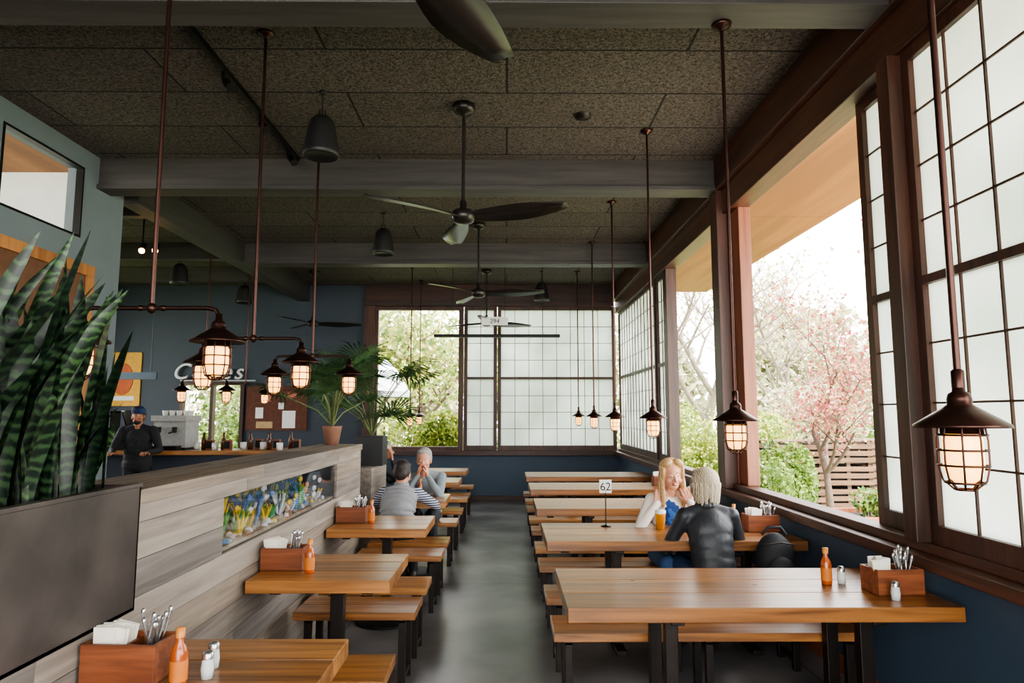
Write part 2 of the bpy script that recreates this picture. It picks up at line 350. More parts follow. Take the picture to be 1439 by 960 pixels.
def palm(x,y,z,ph,pr,nl,hmin,hmax,L,potm,square,oo=(.15,.42)):
    b=MB()
    if square: 
        b.box(x-pr,x+pr,y-pr,y+pr,z,z+ph,potm); b.box(x-pr+.015,x+pr-.015,y-pr+.015,y+pr-.015,z+ph-.02,z+ph+.004,3)
    else:
        b.lathe((x,y,z),[(0,0),(pr*.7,0),(pr,ph*.9),(pr*1.05,ph),(pr*.9,ph),(pr*.85,ph*.9),(0,ph*.9)],20,potm)
    for i in range(nl):
        az=i*2.4+ru(-.3,.3); h=ru(hmin,hmax); out=ru(*oo)*(1.3-h/hmax*.6)
        d=V((math.cos(az),math.sin(az),0)); p0=V((x,y,z+ph)); hub=p0+d*out+V((0,0,h))
        b.tube([p0,p0+d*out*.3+V((0,0,h*.5)),hub],[.009,.007,.005],5,1)
        up=(d*.75+V((0,0,ru(.2,.8)))).normalized(); side=V((-d.y,d.x,0)); nrm=up.cross(side)
        for k in range(21):
            a=math.radians(-115+230*k/20); l=L*ru(.8,1)*(1-.25*abs(a)/2); dr=up*math.cos(a)+side*math.sin(a); wv=dr.cross(nrm).normalized()*.013
            q1=hub+dr*l*.55; q2=hub+dr*l+V((0,0,-.25*l*ru(.5,1.3)))
            b.add([hub-wv*.3,hub+wv*.3,q1+wv,q1-wv,q2],[(0,1,2,3),(3,2,4)],0)
    b.obj('potted_fan_palm',palmm)
palm(-1.47,7.38,1.05,.31,.145,14,.2,.85,.56,2,True,(.25,.6))
palm(-1.58,6.12,1.322,.17,.085,13,.2,.62,.42,4,False,(.2,.46))
# ------------------------------------------------------------ furniture
def bench(x0,x1,y0,y1):
    b=MB(); n=2; w=(y1-y0)/n
    for i in range(n): b.box(x0,x1,y0+i*w+.002,y0+(i+1)*w-.002,.41,.455,random.randrange(4))
    xs=[x0+.08,x1-.08]+([(x0+x1)/2] if x1-x0>1.2 else [])
    for x in xs:
        for y in (y0+.03,y1-.07): b.box(x-.02,x+.02,y,y+.04,0,.4,4)
        b.box(x-.02,x+.02,y0+.03,y1-.03,.385,.41,4); b.box(x-.015,x+.015,y0+.07,y1-.07,.05,.075,4)
    b.obj('wooden_bench',WX+[steel],.003)
def table(x0,x1,y0,y1,small=False):
    b=MB(); n=3; w=(y1-y0)/n; k=random.randrange(4)
    for i in range(n): b.box(x0,x1,y0+i*w+.0015,y0+(i+1)*w-.0015,.685,.75,(i*3+k)%4)
    b.box(x0+.1,x0+.16,y0+.08,y1-.08,.66,.685,4); b.box(x1-.16,x1-.1,y0+.08,y1-.08,.66,.685,4)
    ym=(y0+y1)/2
    if small:
        x=(x0+x1)/2+.03; b.box(x-.035,x+.035,ym-.035,ym+.035,.02,.66,4); b.box(x-.2,x+.2,ym-.03,ym+.03,.655,.685,4)
        b.lathe((x,ym,0),[(0,0),(.24,0),(.24,.012),(.2,.025),(.05,.035),(.04,.05),(0,.05)],28,5)
    else:
        for x in (x0+.5,x1-.35):
            for y in (ym-.2,ym+.14): b.box(x-.03,x+.03,y,y+.06,.03,.66,4)
            b.box(x-.03,x+.03,y0+.06,y1-.06,.655,.685,4); b.box(x-.035,x+.035,y0+.04,y1-.04,0,.03,4)
        for i in range(3):
            q=ru(.2,1.6); b.lathe((x0+q,y0+ru(.1,.6),.7503),[(0,0),(ru(.008,.016),0)],10,4)
    b.obj('pub_dining_table',WX+[steel,castiron],.004)
RT=[3.05+1.55*i for i in range(5)]
for i,t in enumerate(RT):
    table(.27,2.03,t,t+.77)
    bench(.25,1.9,t+.60,t+.93)
    if i: bench(.25,1.9,t-.27,t+.07)
LT=[2.0,3.55,5.1,6.66]
for i,t in enumerate(LT):
    table(-1.34,-.6,t,t+.66,True)
    if i<3:
        bench(-1.24,-.53,t+.48,t+.83)
        bench(-1.24,-.53,t+1.02,t+1.36)
bench(-1.24,-.53,7.25,7.6)
for t in (8.5,10.1):
    table(-1.34,-.6,t,t+.66,True); bench(-1.24,-.53,t-.4,t-.06); bench(-1.24,-.53,t+.72,t+1.05)
bench(-2.0,-1.55,8.5,9.3)
sauce=M('hot_sauce',c(170,78,22),.25,coat=.5); label=M('bottle_label',c(196,112,40),.6)
def caddy(x,y,z=.75,s=1,seed=0):
    b=MB(); w=.115*s;d=.07*s;h=.12*s; T=Matrix.Translation((x,y,z))@Matrix.Rotation(ru(-.08,.08),4,'Z')
    b.box(-w,w,-d,-d+.012,0,h,0,T);b.box(-w,w,d-.012,d,0,h,0,T);b.box(-w,-w+.012,-d+.012,d-.012,0,h,0,T);b.box(w-.012,w,-d+.012,d-.012,0,h,0,T);b.box(-w,w,-d,d,0,.01,0,T);b.box(-.005,.005,-d+.012,d-.012,.01,h*.9,0,T)
    for i in range(14):
        px,py=ru(.02,w-.03),ru(-d+.025,d-.025); tx,ty=px+ru(-.03,.035),py+ru(-.03,.03); L=h+ru(.04,.085)
        p=[T@V((px,py,.012)),T@V((px*.6+tx*.4,py*.6+ty*.4,L*.6)),T@V((tx,ty,L))]
        b.tube(p,[.003,.003,.007],6,1); b.ell(p[2],(.008,.006,.014),1,8,6)
    for i in range(7):
        TT=T@Matrix.Translation((-w*.5,-d+.03+i*.012,0))@Matrix.Rotation(ru(-.2,.2),4,'Y'); b.box(-.035,.035,-.004,.004,.015,h+.045,2,TT)
    b.obj('utensil_caddy',[caddyw,chrome,paper],.001)
def bottle(x,y,z=.75):
    b=MB(); b.lathe((x,y,z),[(0,0),(.024,0),(.026,.006),(.026,.1),(.02,.12),(.011,.135),(.011,.155)],18,0); b.lathe((x,y,z),[(.0265,.02),(.0268,.022),(.0268,.08),(.0265,.082)],18,1); b.lathe((x,y,z),[(.014,.15),(.014,.178),(0,.18)],14,2)
    b.obj('hot_sauce_bottle',[sauce,label,M('bottle_cap',c(200,130,60),.4)])
def shaker(x,y,z=.75):
    b=MB(); b.lathe((x,y,z),[(0,0),(.018,0),(.021,.03),(.017,.06),(.017,.062)],14,0); b.lathe((x,y,z),[(.018,.06),(.018,.078),(.01,.085),(0,.086)],14,1); b.obj('salt_shaker',[M('salt_glass',c(200,205,205),.15,var=.05),chrome])
caddy(1.85,3.3); bottle(1.61,3.46); shaker(1.69,3.47); shaker(1.79,3.17)
caddy(1.86,5.0); bottle(1.70,5.1); caddy(1.86,6.55); caddy(1.86,8.1)
caddy(-1.22,2.28,s=1.05); bottle(-1.03,2.21); shaker(-.97,2.28); shaker(-.99,2.37)
caddy(-1.225,3.83); bottle(-1.06,3.72); caddy(-1.225,5.45); bottle(-1.06,5.38); bottle(-.9,7.1)
b=MB(); b.lathe((.756,5.2,.75),[(0,0),(.04,0),(.04,.006),(.006,.012),(.004,.02)],18,0); b.tube([(.756,5.2,.76),(.756,5.2,1.03)],.004,6,0); b.box(.71,.802,5.197,5.203,1.0,1.1,1)
tn=b.obj('table_number_stand',[black,white]); text('number','62',(.756,5.195,1.02),.085,(math.pi/2,0,0),black,.001,tn)
b=MB(); b.lathe((1.14,5.06,.75),[(0,.0),(.03,0),(.04,.12)],18,0); b.lathe((1.14,5.06,.75),[(.0405,.118),(.0405,.14),(.0,.142)],18,1); b.obj('beer_glass',[M('beer',c(214,140,30),.15),white])
b=MB(); b.lathe((1.5,5.06,.75),[(0,0),(.03,0),(.036,.1),(.034,.1),(.028,.01),(0,.008)],18,0); b.obj('water_glass',[glass('tumbler_glass',.3)])
b=MB(); b.ell((1.76,4.5,.64),(.13,.10,.185),0,18,14); b.ell((1.76,4.40,.58),(.1,.05,.11),0,14,10); b.tube([(1.68,4.5,.81),(1.72,4.49,.86),(1.80,4.49,.86),(1.84,4.5,.81)],.01,6,0); b.tube([(1.66,4.42,.76),(1.76,4.385,.78),(1.86,4.42,.76)],.005,5,1); b.obj('backpack',[M('black_nylon',c(26,27,32),.7,bump=.2),steel])
# ------------------------------------------------------------ lanterns
def lantern(b,x,y,z):
    b.lathe((x,y,z),[(0,.02),(.014,.02),(.016,-.01),(.026,-.016),(.03,-.03),(.03,-.045),(.045,-.055),(.062,-.066),(.112,-.098),(.114,-.106),(.06,-.098),(.05,-.098),(.05,-.122),(0,-.122)],28,0)
    b.lathe((x,y,z),[(.04,-.12),(.047,-.135),(.048,-.2),(.04,-.235),(.02,-.252),(0,-.254)],20,1)
    for k in range(8):
        q=math.pi*k/4+.2; cx,sx=math.cos(q),math.sin(q)
        b.tube([(x+r*cx,y+r*sx,z+h) for r,h in ((.052,-.1),(.057,-.14),(.057,-.205),(.048,-.245),(.024,-.268))],.0028,5,0)
    for r,h in ((.058,-.125),(.0585,-.165),(.0585,-.205),(.046,-.25),(.024,-.268)):
        b.tube([(x+r*math.cos(t*math.pi/10),y+r*math.sin(t*math.pi/10),z+h) for t in range(21)],.003,5,0,cap=False)
def pend(x,y,zt,z=1.67):
    b=MB(); b.lathe((x,y,zt),[(0,0),(.055,0),(.05,-.015),(.02,-.028),(.012,-.04)],18,0); b.tube([(x,y,zt-.02),(x,y,z)],.0095,8,0); b.lathe((x,y,z),[(.01,.05),(.016,.045),(.016,.0)],12,0)
    lantern(b,x,y,z); b.obj('cage_pendant_light',[bronze,jarm])
for i,y in enumerate([1.785,3.46,5.55,7.5,9.3,11.3]): pend(1.21 if i!=1 else 1.18,y,3.73 if i in(1,) else ZC)
pend(-1.57,10.95,ZC); pend(-1.57,12.1,ZC)
def dbl(x,y,z=2.06,zt=ZC):
    b=MB(); b.lathe((x,y,zt),[(0,0),(.055,0),(.05,-.015),(.02,-.028),(.012,-.04)],18,0); b.tube([(x,y,zt-.02),(x,y,z)],.0105,8,0)
    b.ell((x,y,z),(.02,.02,.025),0,12,8)
    for s in(-1,1):
        b.tube([(x,y,z),(x+s*.25,y,z),(x+s*.28,y,z-.008),(x+s*.295,y,z-.04)],.0095,8,0); b.ell((x+s*.05,y,z),(.02,.014,.014),0,10,8); lantern(b,x+s*.295,y,z-.045)
    b.obj('double_arm_cage_pendant',[bronze,jarm])
for y in (2.9,4.08,5.33): dbl(-1.55,y)
dbl(-4.0,8.9); dbl(-4.0,10.3)
fanm=M('fan_black',c(40,36,34),.32,.3)
def fan(x,y,a0,z=3.13,R=.84):
    b=MB(); b.lathe((x,y,ZC),[(0,0),(.085,0),(.09,-.04),(.07,-.065),(.03,-.075),(.015,-.09)],24,0); b.tube([(x,y,ZC-.06),(x,y,z+.05)],.014,10,0)
    b.lathe((x,y,z),[(.018,.13),(.025,.12),(.028,.06),(.075,.045),(.095,.02),(.095,-.01),(.08,-.04),(.05,-.055),(0,-.06)],28,0)
    for k in range(3):
        a=math.radians(a0+120*k); d=V((math.cos(a),math.sin(a),0)); s=V((-d.y,d.x,0)); n=12; vs=[]
        for i in range(n+1):
            t=i/n; r=.05+(R-.05)*t; w=(.05+.065*math.sin(min(1,t*1.6)*math.pi/2))*(1-max(0,t-.45)**2*2.0); off=.05*math.sin(t*math.pi); tilt=-.35*(1-.55*t)
            p=V((x,y,z))+d*r+s*off*(.6); u=s*math.cos(tilt)+V((0,0,math.sin(tilt)))
            for q,h in ((-w,0),(0,.012),(w,0)): vs.append(p+u*q+V((0,0,h)))
            for q,h in ((w,-.008),(0,0.0),(-w,-.008)): vs.append(p+u*q+V((0,0,h)))
        fs=[(i*6+j,i*6+(j+1)%6,(i+1)*6+(j+1)%6,(i+1)*6+j) for i in range(n) for j in range(6)]
        fs+=[(0,1,2,3,4,5),tuple(n*6+j for j in range(6))]
        b.add(vs,fs,0,True)
    b.obj('ceiling_fan',[fanm])
fan(-.34,1.97,67); fan(-.34,5.08,-22); fan(-.36,8.4,-10); fan(-.34,11.2,25); fan(-3.3,11.3,10)
b=MB(); b.box(-1.2,.88,10.95,11.05,2.86,2.91,0)
for x in(-.9,.6): b.tube([(x,11,2.9),(x,11,ZC)],.004,5,0)
b.obj('suspended_bar_heater',[black],.005)
b=MB(); b.box(-.4,.02,10.5,10.53,3.0,3.13,1)
for x in(-.35,-.03): b.tube([(x,10.515,3.12),(x,10.515,ZC)],.004,5,0)
s=b.obj('hanging_sign',[black,white]); text('lettering','294',(-.19,10.495,3.03),.1,(math.pi/2,0,0),black,.001,s)
def speaker(x,y,z=3.84,zt=ZC):
    b=MB(); b.lathe((x,y,zt),[(0,0),(.03,0),(.03,-.02),(0,-.02)],12,0); b.tube([(x,y,zt),(x,y,z-.02)],.006,6,0)
    b.tube([(x-.03,y,z-.02),(x-.02,y,z+.05),(x+.02,y,z+.05),(x+.03,y,z-.02)],.005,5,0)
    b.lathe((x,y,z),[(0,0),(.06,-.005),(.09,-.04),(.105,-.1),(.12,-.2),(.132,-.28),(.134,-.31),(.12,-.315),(.1,-.3),(0,-.295)],28,0); b.obj('pendant_speaker',[M('speaker_black',c(26,25,25),.5)])
speaker(-1.4,4.87); speaker(-1.5,7.97); speaker(.6,11.3); speaker(-4.6,11.6); speaker(-4.9,9.9)
b=MB(); b.box(-2.02,-1.98,3.55,6.18,ZC-.04,ZC,0)
for y in (4.5,5.9,5.2):
    b.tube([(-2,y,ZC-.03),(-2,y,ZC-.1)],.01,6,0); b.tube([(-2.0,y+.05,ZC-.09),(-1.93,y-.02,ZC-.17)],[.028,.034],12,0)
b.obj('track_light',[black])
b=MB(); b.box(-4.5,-4.22,8.0,8.04,ZC-.04,ZC,0)
for x in (-4.44,-4.28):
    b.tube([(x,8.02,ZC-.03),(x,8.02,3.62)],.01,6,0); b.tube([(x,8.05,3.66),(x+.02,7.97,3.57)],[.035,.045],12,0); b.ell((x+.022,7.965,3.565),(.034,.034,.034),1,10,8)
b.obj('twin_spotlight',[black,M('spot_bulb',c(255,210,140),.4,emis=12,ecol=c(255,190,110))])
b=MB(); b.lathe((.62,5.25,ZC),[(0,-.03),(.06,-.025),(.07,0)],20,0); b.obj('smoke_detector',[steel])
# ------------------------------------------------------------ bar
b=MB(); b.box(-7,-2.9,9.3,9.95,1.04,1.1,0); b.box(-6.9,-3.0,9.45,9.85,0,1.04,1)
b.obj('bar_counter',[WX[0],bluedk],.004)
b=MB(); b.box(-7.9,-6.4,12.0,12.55,0,.95,1); b.box(-4.7,-2.8,12.0,12.55,0,.95,1);b.box(-4.7,-2.8,11.97,12.57,.95,1.0,0); b.obj('back_counter',[WX[1],bluedk],.004)
b=MB(); b.box(-4.95,-4.5,9.5,9.9,1.13,1.5,0); b.box(-4.97,-4.48,9.45,9.92,1.5,1.58,0); b.box(-4.9,-4.55,9.35,9.5,1.1,1.16,1)
for x in(-4.84,-4.62): b.tube([(x,9.42,1.42),(x,9.42,1.34)],[.035,.03],12,1); b.tube([(x,9.42,1.36),(x,9.27,1.34)],.012,8,1)
for x in(-4.9,-4.8,-4.7,-4.6,-4.53): b.lathe((x,9.7,1.58),[(0,0),(.03,0),(.042,.07),(.038,.07),(0,.01)],12,2)
for x in(-4.9,-4.55): b.box(x-.03,x+.03,9.55,9.85,1.1,1.13,1)
b.obj('espresso_machine',[M('brushed_steel',c(176,176,174),.45,.4),black,white],.01)
b=MB(); b.box(-5.5,-5.25,9.5,9.85,1.1,1.35,0); b.lathe((-5.38,9.68,1.35),[(.05,0),(.05,.05),(.12,.28),(.12,.3),(0,.31)],20,1); b.obj('coffee_grinder',[black,M('smoky_plastic',c(60,55,52),.3)],.008)
b=MB()
for z in(1.1,1.36,1.62): b.box(-6.3,-5.62,9.5,9.85,z,z+.02,0)
for x in(-6.3,-5.64): b.box(x,x+.02,9.5,9.85,1.12,1.64,0)
for z in(1.12,1.38,1.64):
    for i in range(7):
        x=-6.2+i*.085; k=i%3; b.lathe((x,9.62,z),[(0,0),(.034,0),(.036,.13),(.014,.17),(.014,.2),(0,.2)] if k else [(0,0),(.03,0),(.036,.1),(0,.1)],12,1+k)
b.obj('bottle_shelf',[black,white,M('amber_glass',c(120,70,30),.2),M('green_glass',c(50,80,60),.2)])
for i in range(15):
    x=-4.38+i*.1; y=ru(9.4,9.85); b=MB(); k=i%3
    if k==0: b.lathe((x,y,1.1),[(0,0),(.04,0),(.045,.1),(.04,.1),(.035,.01),(0,.01)],14,0); nm='drinking_cup'; mt=white
    elif k==1: b.lathe((x,y,1.1),[(0,0),(.035,0),(.035,.14),(.015,.18),(.015,.24),(0,.24)],14,0); nm='glass_bottle'; mt=M('bottle_brown%d'%i,c(90,50,30),.2)
    else:
        b.box(x-.045,x+.045,y-.04,y+.04,1.1,1.24,0); b.box(x-.04,x+.04,y-.042,y-.04,1.12,1.22,1); nm='condiment_box'; mt=caddyw
    b.obj(nm,[mt,black])
b=MB(); b.box(-7.3,-5.9,11.3,11.35,2.18,2.3,0); b.tube([(-7.2,11.32,2.3),(-7.2,11.32,ZC)],.01,6,0); b.tube([(-6.0,11.32,2.3),(-6.0,11.32,ZC)],.01,6,0); b.obj('hanging_menu_rail',[bluew])
b=MB(); b.box(-4.85,-3.72,12.555,12.598,1.3,2.12,0)
for q in ((-4.6,1.62,.14,.2,1),(-4.45,1.9,.12,.14,2),(-4.2,1.75,.1,.12,1),(-4.05,1.5,.24,.32,1),(-4.0,1.95,.16,.1,2),(-4.5,1.4,.3,.12,3)): b.box(q[0]-q[2]/2,q[0]+q[2]/2,12.545,12.555,q[1]-q[3]/2,q[1]+q[3]/2,q[4])
b.obj('bulletin_board',[M('rust_cork',c(92,54,40),.8,var=.2),white,M('pink_flyer',c(180,110,90),.8),M('tan_flyer',c(180,150,110),.8)])
s=text('wall_sign','Cones',(-6.25,12.53,2.25),.42,(math.pi/2,0,0),M('sign_white',c(205,208,205),.4,var=.02),.02,None,.35,'LEFT'); s.data.space_character=1.25
b=MB(); b.box(-6.1,-4.7,12.55,12.58,2.21,2.235,0); b.obj('sign_underline',[M('sign_grey',c(170,175,175),.4)])
b=MB(); b.box(-7.5,-6.85,12.57,12.598,1.75,2.75,0); b.ell((-7.18,12.565,2.25),(.2,.01,.3),1,20,10); b.box(-7.4,-6.95,12.56,12.57,1.85,1.93,2); b.obj('yellow_poster',[M('poster_yellow',c(214,160,50),.6),M('poster_orange',c(190,90,40),.6),white])
# ------------------------------------------------------------ people
def remesh(prims,vox,sm):
    b=MB()
    for p in prims:
        if p[0]=='c':
            _,a,q,ra,rb,m=p; a=V(a);q=V(q); b.tube([a,q],[ra,rb],12); b.ell(a,(ra,)*3,0,12,8); b.ell(q,(rb,)*3,0,12,8)
        else:
            _,cn,r,R,m=p; b.ell(cn,r,0,24,16,R)
    me=bpy.data.meshes.new('tmp'); me.from_pydata(b.v,[],b.f)
    bm=bmesh.new(); bm.from_mesh(me); bmesh.ops.remove_doubles(bm,verts=bm.verts,dist=1e-6); bmesh.ops.recalc_face_normals(bm,faces=bm.faces); bm.to_mesh(me); bm.free()
    o=bpy.data.objects.new('tmp',me); SC.collection.objects.link(o)
    r=o.modifiers.new('r','REMESH'); r.mode='VOXEL'; r.voxel_size=vox
    s=o.modifiers.new('s','SMOOTH'); s.iterations=sm; s.factor=.5
    dg=bpy.context.evaluated_depsgraph_get(); e=o.evaluated_get(dg); m2=bpy.data.meshes.new_from_object(e)
    nv=len(m2.vertices); co=np.empty(nv*3); m2.vertices.foreach_get('co',co); co=co.reshape(-1,3)
    fs=[tuple(p.vertices) for p in m2.polygons]
    bpy.data.objects.remove(o); 
    C=np.array([co[list(f)].mean(0) for f in fs]); best=np.full(len(fs),1e9); mi=np.zeros(len(fs),int)
    for p in prims:
        if p[0]=='c':
            _,a,q,ra,rb,m=p; a=np.array(a);q=np.array(q); d=q-a; L=max(1e-9,d@d); t=np.clip(((C-a)@d)/L,0,1); ds=np.linalg.norm(C-(a+t[:,None]*d),axis=1)-(ra+(rb-ra)*t)
        else:
            _,cn,r,R,m=p; D=C-np.array(cn)
            if R: D=D@np.array(R)
            rr=np.array(r); k=np.linalg.norm(D/rr,axis=1); ds=(k-1)*np.linalg.norm(D,axis=1)/np.maximum(k,1e-6)
        u=ds<best; best[u]=ds[u]; mi[u]=m
    return co.tolist(),fs,mi.tolist()
def hand(P,W,d,nrm,ts,curl,m=0):
    W=V(W); d=V(d).normalized(); nrm=V(nrm); nrm=(nrm-d*nrm.dot(d)).normalized(); s=d.cross(nrm)*ts
    for i,L in enumerate((.068,.076,.070,.055)):
        o=(1.5-i)*.022; k=W+d*(.085-.004*abs(i-1))+s*o; P.append(('c',W+s*o*.5,k,.0145,.011,m)); dd=d.copy(); p=k; nn=nrm.copy()
        for j,fr in enumerate((.45,.32,.23)):
            Rm=Matrix.Rotation(curl*(.8 if j==0 else 1),3,(dd.cross(nn)).normalized()); dd=Rm@dd; nn=Rm@nn; q=p+dd*L*fr*1.05; P.append(('c',p,q,.0092-.0008*j,.0086-.0008*j,m)); p=q
    t0=W+d*.025+s*.022; t1=t0+(d*.6+s*.75+nrm*.25).normalized()*.042; t2=t1+(d*.9+s*.25+nrm*.35).normalized()*.034; P+= [('c',t0,t1,.014,.0105,m),('c',t1,t2,.0105,.0085,m)]
def ik(S,W,l1,l2,pole):
    S=V(S);W=V(W); d=W-S; L=d.length
    if L>l1+l2-.01: W=S+d*((l1+l2-.01)/L); d=W-S; L=d.length
    a=(l1*l1-l2*l2+L*L)/(2*L); h=math.sqrt(max(0,l1*l1-a*a)); dn=d/L; pv=V(pole); pv=(pv-dn*pv.dot(dn)).normalized()
    return S+dn*a+pv*h, W
def person(name,x,y,face,mats,seat=.455,lean=.15,hands=((-.12,.4,.8),(.12,.4,.8)),poles=((-.6,-.2,-1),(.6,-.2,-1)),hd=((0,1,.1),(0,1,.1)),hn=((0,0,-1),(0,0,-1)),curl=.35,hair='short',hyaw=0,hpitch=0,w=1.0,stand=False,feet=.5,cap=False,glasses=False,beard=False,k=.93,slouch=0,collar=False,puffy=False):
    B=[];F=[]; hz=seat+.075 if not stand else .93
    ld=V((0,math.sin(lean),math.cos(lean)))*k; P=V((0,0,hz)); l2=V((0,math.sin(lean+slouch),math.cos(lean+slouch)))*k
    Rl=Matrix.Rotation(-lean,3,'X'); R2=Matrix.Rotation(-lean-slouch,3,'X')
    def sp(t): return P+ld*min(t,.22)+l2*max(0,t-.22)
    B+=[('e',P+V((0,0,-.01)),(.165*w,.12,.095),None,3),('e',sp(.03),(.163*w,.12,.085),Rl,1),('e',sp(.1),(.152*w,.112,.11),Rl,1),('e',sp(.18),(.147*w,.107,.13),Rl,1),('e',sp(.26),(.152*w,.107,.13),R2,1),('e',sp(.35),(.16*w,.11,.145),R2,1)]
    if puffy:
        for q in range(8):
            t=.03+q*.058; B.append(('e',sp(t),((.166+.01*math.sin(t*6))*w,.123,.033),Rl if t<.22 else R2,1))
    sh=[sp(.45)+V((sx*.16*w,0,0)) for sx in(-1,1)]
    B+=[('c',sh[0]*.85+sh[1]*.15,sh[1]*.85+sh[0]*.15,.06,.06,1)]
    nb=sp(.505); hc=nb+V((0,.035+.05*math.sin(lean+slouch),.14))
    for q in sh: B.append(('c',q*.7+nb*.3,nb+V((0,-.005,.0)),.05,.048,1))
    B.append(('c',nb-V((0,0,.03)),hc+V((0,-.01,-.06)),.053,.05,0)); 
    B.append(('c',nb+V((-.03,0,0)),nb+V((.03,0,0)),.05,.05,1))
    if collar:
        for q in range(11):
            a=-math.pi/2+ (q-5)*.42; F.append(('c',nb+V((.06*math.cos(a),.012+.058*math.sin(a),.02)),nb+V((.058*math.cos(a),.02+.054*math.sin(a),.055)),.019,.012,1))
    for i,sx in enumerate((-1,1)):
        E,W=ik(sh[i],hands[i],.275,.25,poles[i])
        S=sh[i]; B+=[('c',S,S*.5+E*.5,.058*w,.05*w,2),('c',S*.5+E*.5,E,.05*w,.042,2),('c',E,E*.5+W*.5,.043,.037,2),('c',E*.5+W*.5,W,.037,.029,2)]
        F.append(('c',W*1.0+(E-W)*.12,W,.026,.025,0)); hand(F,W,hd[i],hn[i],(1 if i==0 else -1),curl)
        H=P+V((sx*.09,0,-.01))
        if stand:
            K=V((sx*.1,.02,.5)); A=V((sx*.11,-.01,.09))
        else:
            K=V((sx*.12,.43,hz+.0)); A=V((sx*.11,.43+(feet-.5),.09))
        B+=[('c',H,K,.086,.062,3),('c',K,K*.6+A*.4,.06,.056,3),('c',K*.6+A*.4,A,.055,.042,3),('c',A+V((0,-.03,-.045)),A+V((0,.15,-.058)),.042,.032,4),('c',A,A+V((0,.02,-.04)),.042,.04,4)]
    R=(Matrix.Rotation(hyaw,3,'Z')@Matrix.Rotation(hpitch,3,'X'))
    def h(p): return hc+R@V(p)
    def E(p,r,m,X=None): F.append(('e',h(p),r,R@X if X else R,m))
    E((0,-.012,.03),(.074,.093,.09),0);E((0,.022,-.02),(.062,.072,.085),0);E((0,.04,-.075),(.04,.04,.032),0);E((0,.0,-.05),(.058,.06,.06),0)
    F.append(('c',h((0,.09,.005)),h((0,.108,-.027)),.008,.0125,0)); 
    for sx in(-1,1):
        E((sx*.073,-.002,-.008),(.011,.02,.031),0); E((sx*.038,.064,-.03),(.024,.022,.02),0); F.append(('c',h((sx*.018,.0885,.030)),h((sx*.032,.0845,.033)),.0035,.0035,5)); F.append(('c',h((sx*.032,.0845,.033)),h((sx*.046,.074,.027)),.0035,.0025,5)); E((sx*.012,.098,-.03),(.008,.01,.008),0)
    E((0,.089,-.052),(.023,.010,.005),8);E((0,.088,-.060),(.019,.010,.005),8)
    if beard: E((0,.035,-.078),(.05,.052,.035),5)
    if hair=='short':
        E((0,-.026,.052),(.083,.094,.084),5); E((0,-.055,-.005),(.075,.06,.07),5); E((.01,.035,.098),(.06,.04,.03),5)
        for sx in(-1,1): E((sx*.068,-.025,.02),(.016,.05,.045),5)
    if hair=='bob':
        E((0,-.028,.045),(.092,.104,.088),5);E((0,-.045,-.012),(.09,.08,.085),5)
        for sx in(-1,1):
            E((sx*.04,-.06,-.055),(.046,.042,.07),5); E((sx*.071,-.005,.0),(.024,.055,.08),5); E((sx*.06,-.03,-.075),(.028,.035,.04),5)
        for q in range(9):
            a=-1.5+.375*q; p1=V((.088*math.sin(a),-.03-.085*math.cos(a),0)); F.append(('c',h(p1+V((0,0,.02))),h(p1*.92+V((ru(-.006,.006),-.004,-.098+ru(-.016,.016)))),.016,.008,5))
        E((0,.05,.098),(.06,.035,.022),5)
    if hair=='long':
        E((0,-.028,.05),(.086,.098,.086),5);E((0,-.06,-.03),(.085,.06,.12),5);E((0,-.055,-.12),(.095,.05,.09),5)
        for sx in(-1,1):
            E((sx*.045,.035,.1),(.045,.045,.03),5,Matrix.Rotation(sx*.5,3,'Y')); E((sx*.078,.01,.02),(.02,.05,.08),5); E((sx*.083,.02,-.08),(.024,.042,.085),5); E((sx*.082,.045,-.16),(.022,.032,.08),5); E((sx*.095,.0,-.13),(.02,.04,.09),5)
    if cap:
        E((0,-.01,.06),(.086,.1,.078),9); F.append(('e',h((0,.11,.065)),(.06,.055,.008),R,9))
    mb=MB()
    for prims,vx,sm in ((B,.0095,2 if puffy else 5),(F,.0042,2)):
        vs,fs,mi=remesh(prims,vx,sm); o=len(mb.v); mb.v+=[tuple(q) for q in vs]; mb.f+=[tuple(i+o for i in f) for f in fs]; mb.m+=mi; mb.s+=[True]*len(fs)
    for sx in(-1,1):
        mb.ell(h((sx*.029,.083,.008)),(.011,.009,.0065),6,10,8,R); mb.ell(h((sx*.029,.090,.008)),(.005,.004,.005),7,8,6,R)
        if glasses: mb.tube([h((sx*.032+.02*math.cos(t*math.pi/8),.1,.005+.016*math.sin(t*math.pi/8))) for t in range(17)],.0018,4,7); mb.tube([h((sx*.052,.1,.01)),h((sx*.078,.0,.01))],.0018,4,7)
    if hair=='long': mb.ell(h((0,.098,-.0545)),(.016,.004,.0045),6,10,6,R)
    T=Matrix.Translation((x,y,0))@Matrix.Rotation(math.radians(face),4,'Z')
    mb.v=[tuple(T@V(p)) for p in mb.v]
    return mb.obj(name,mats)
skin=M('skin_fair',c(204,148,120),.5,var=.05,scale=8); skin.node_tree.nodes['Principled BSDF'].inputs['Subsurface Weight'].default_value=.08
skin2=M('skin_tan',c(176,120,90),.5,var=.05); eyew=M('eye_white',c(235,232,225),.3,var=.01); dark=M('iris_dark',c(40,30,26),.3); lips=M('lips',c(170,80,74),.5)
jeans=M('denim',c(58,86,128),.8,var=.15,scale=60); blackcl=M('black_cloth',c(36,37,42),.8,var=.1,scale=12,bump=.8); shoe=M('leather_shoe',c(52,40,34),.5)
blond=wavemat('blonde_hair',c(150,112,70),c(206,174,124),26,'X',5,.5,.1,(.1,.9)); silver=wavemat('silver_blonde_hair',c(128,114,92),c(206,192,166),30,'X',4,.55,.15,(.1,.9))
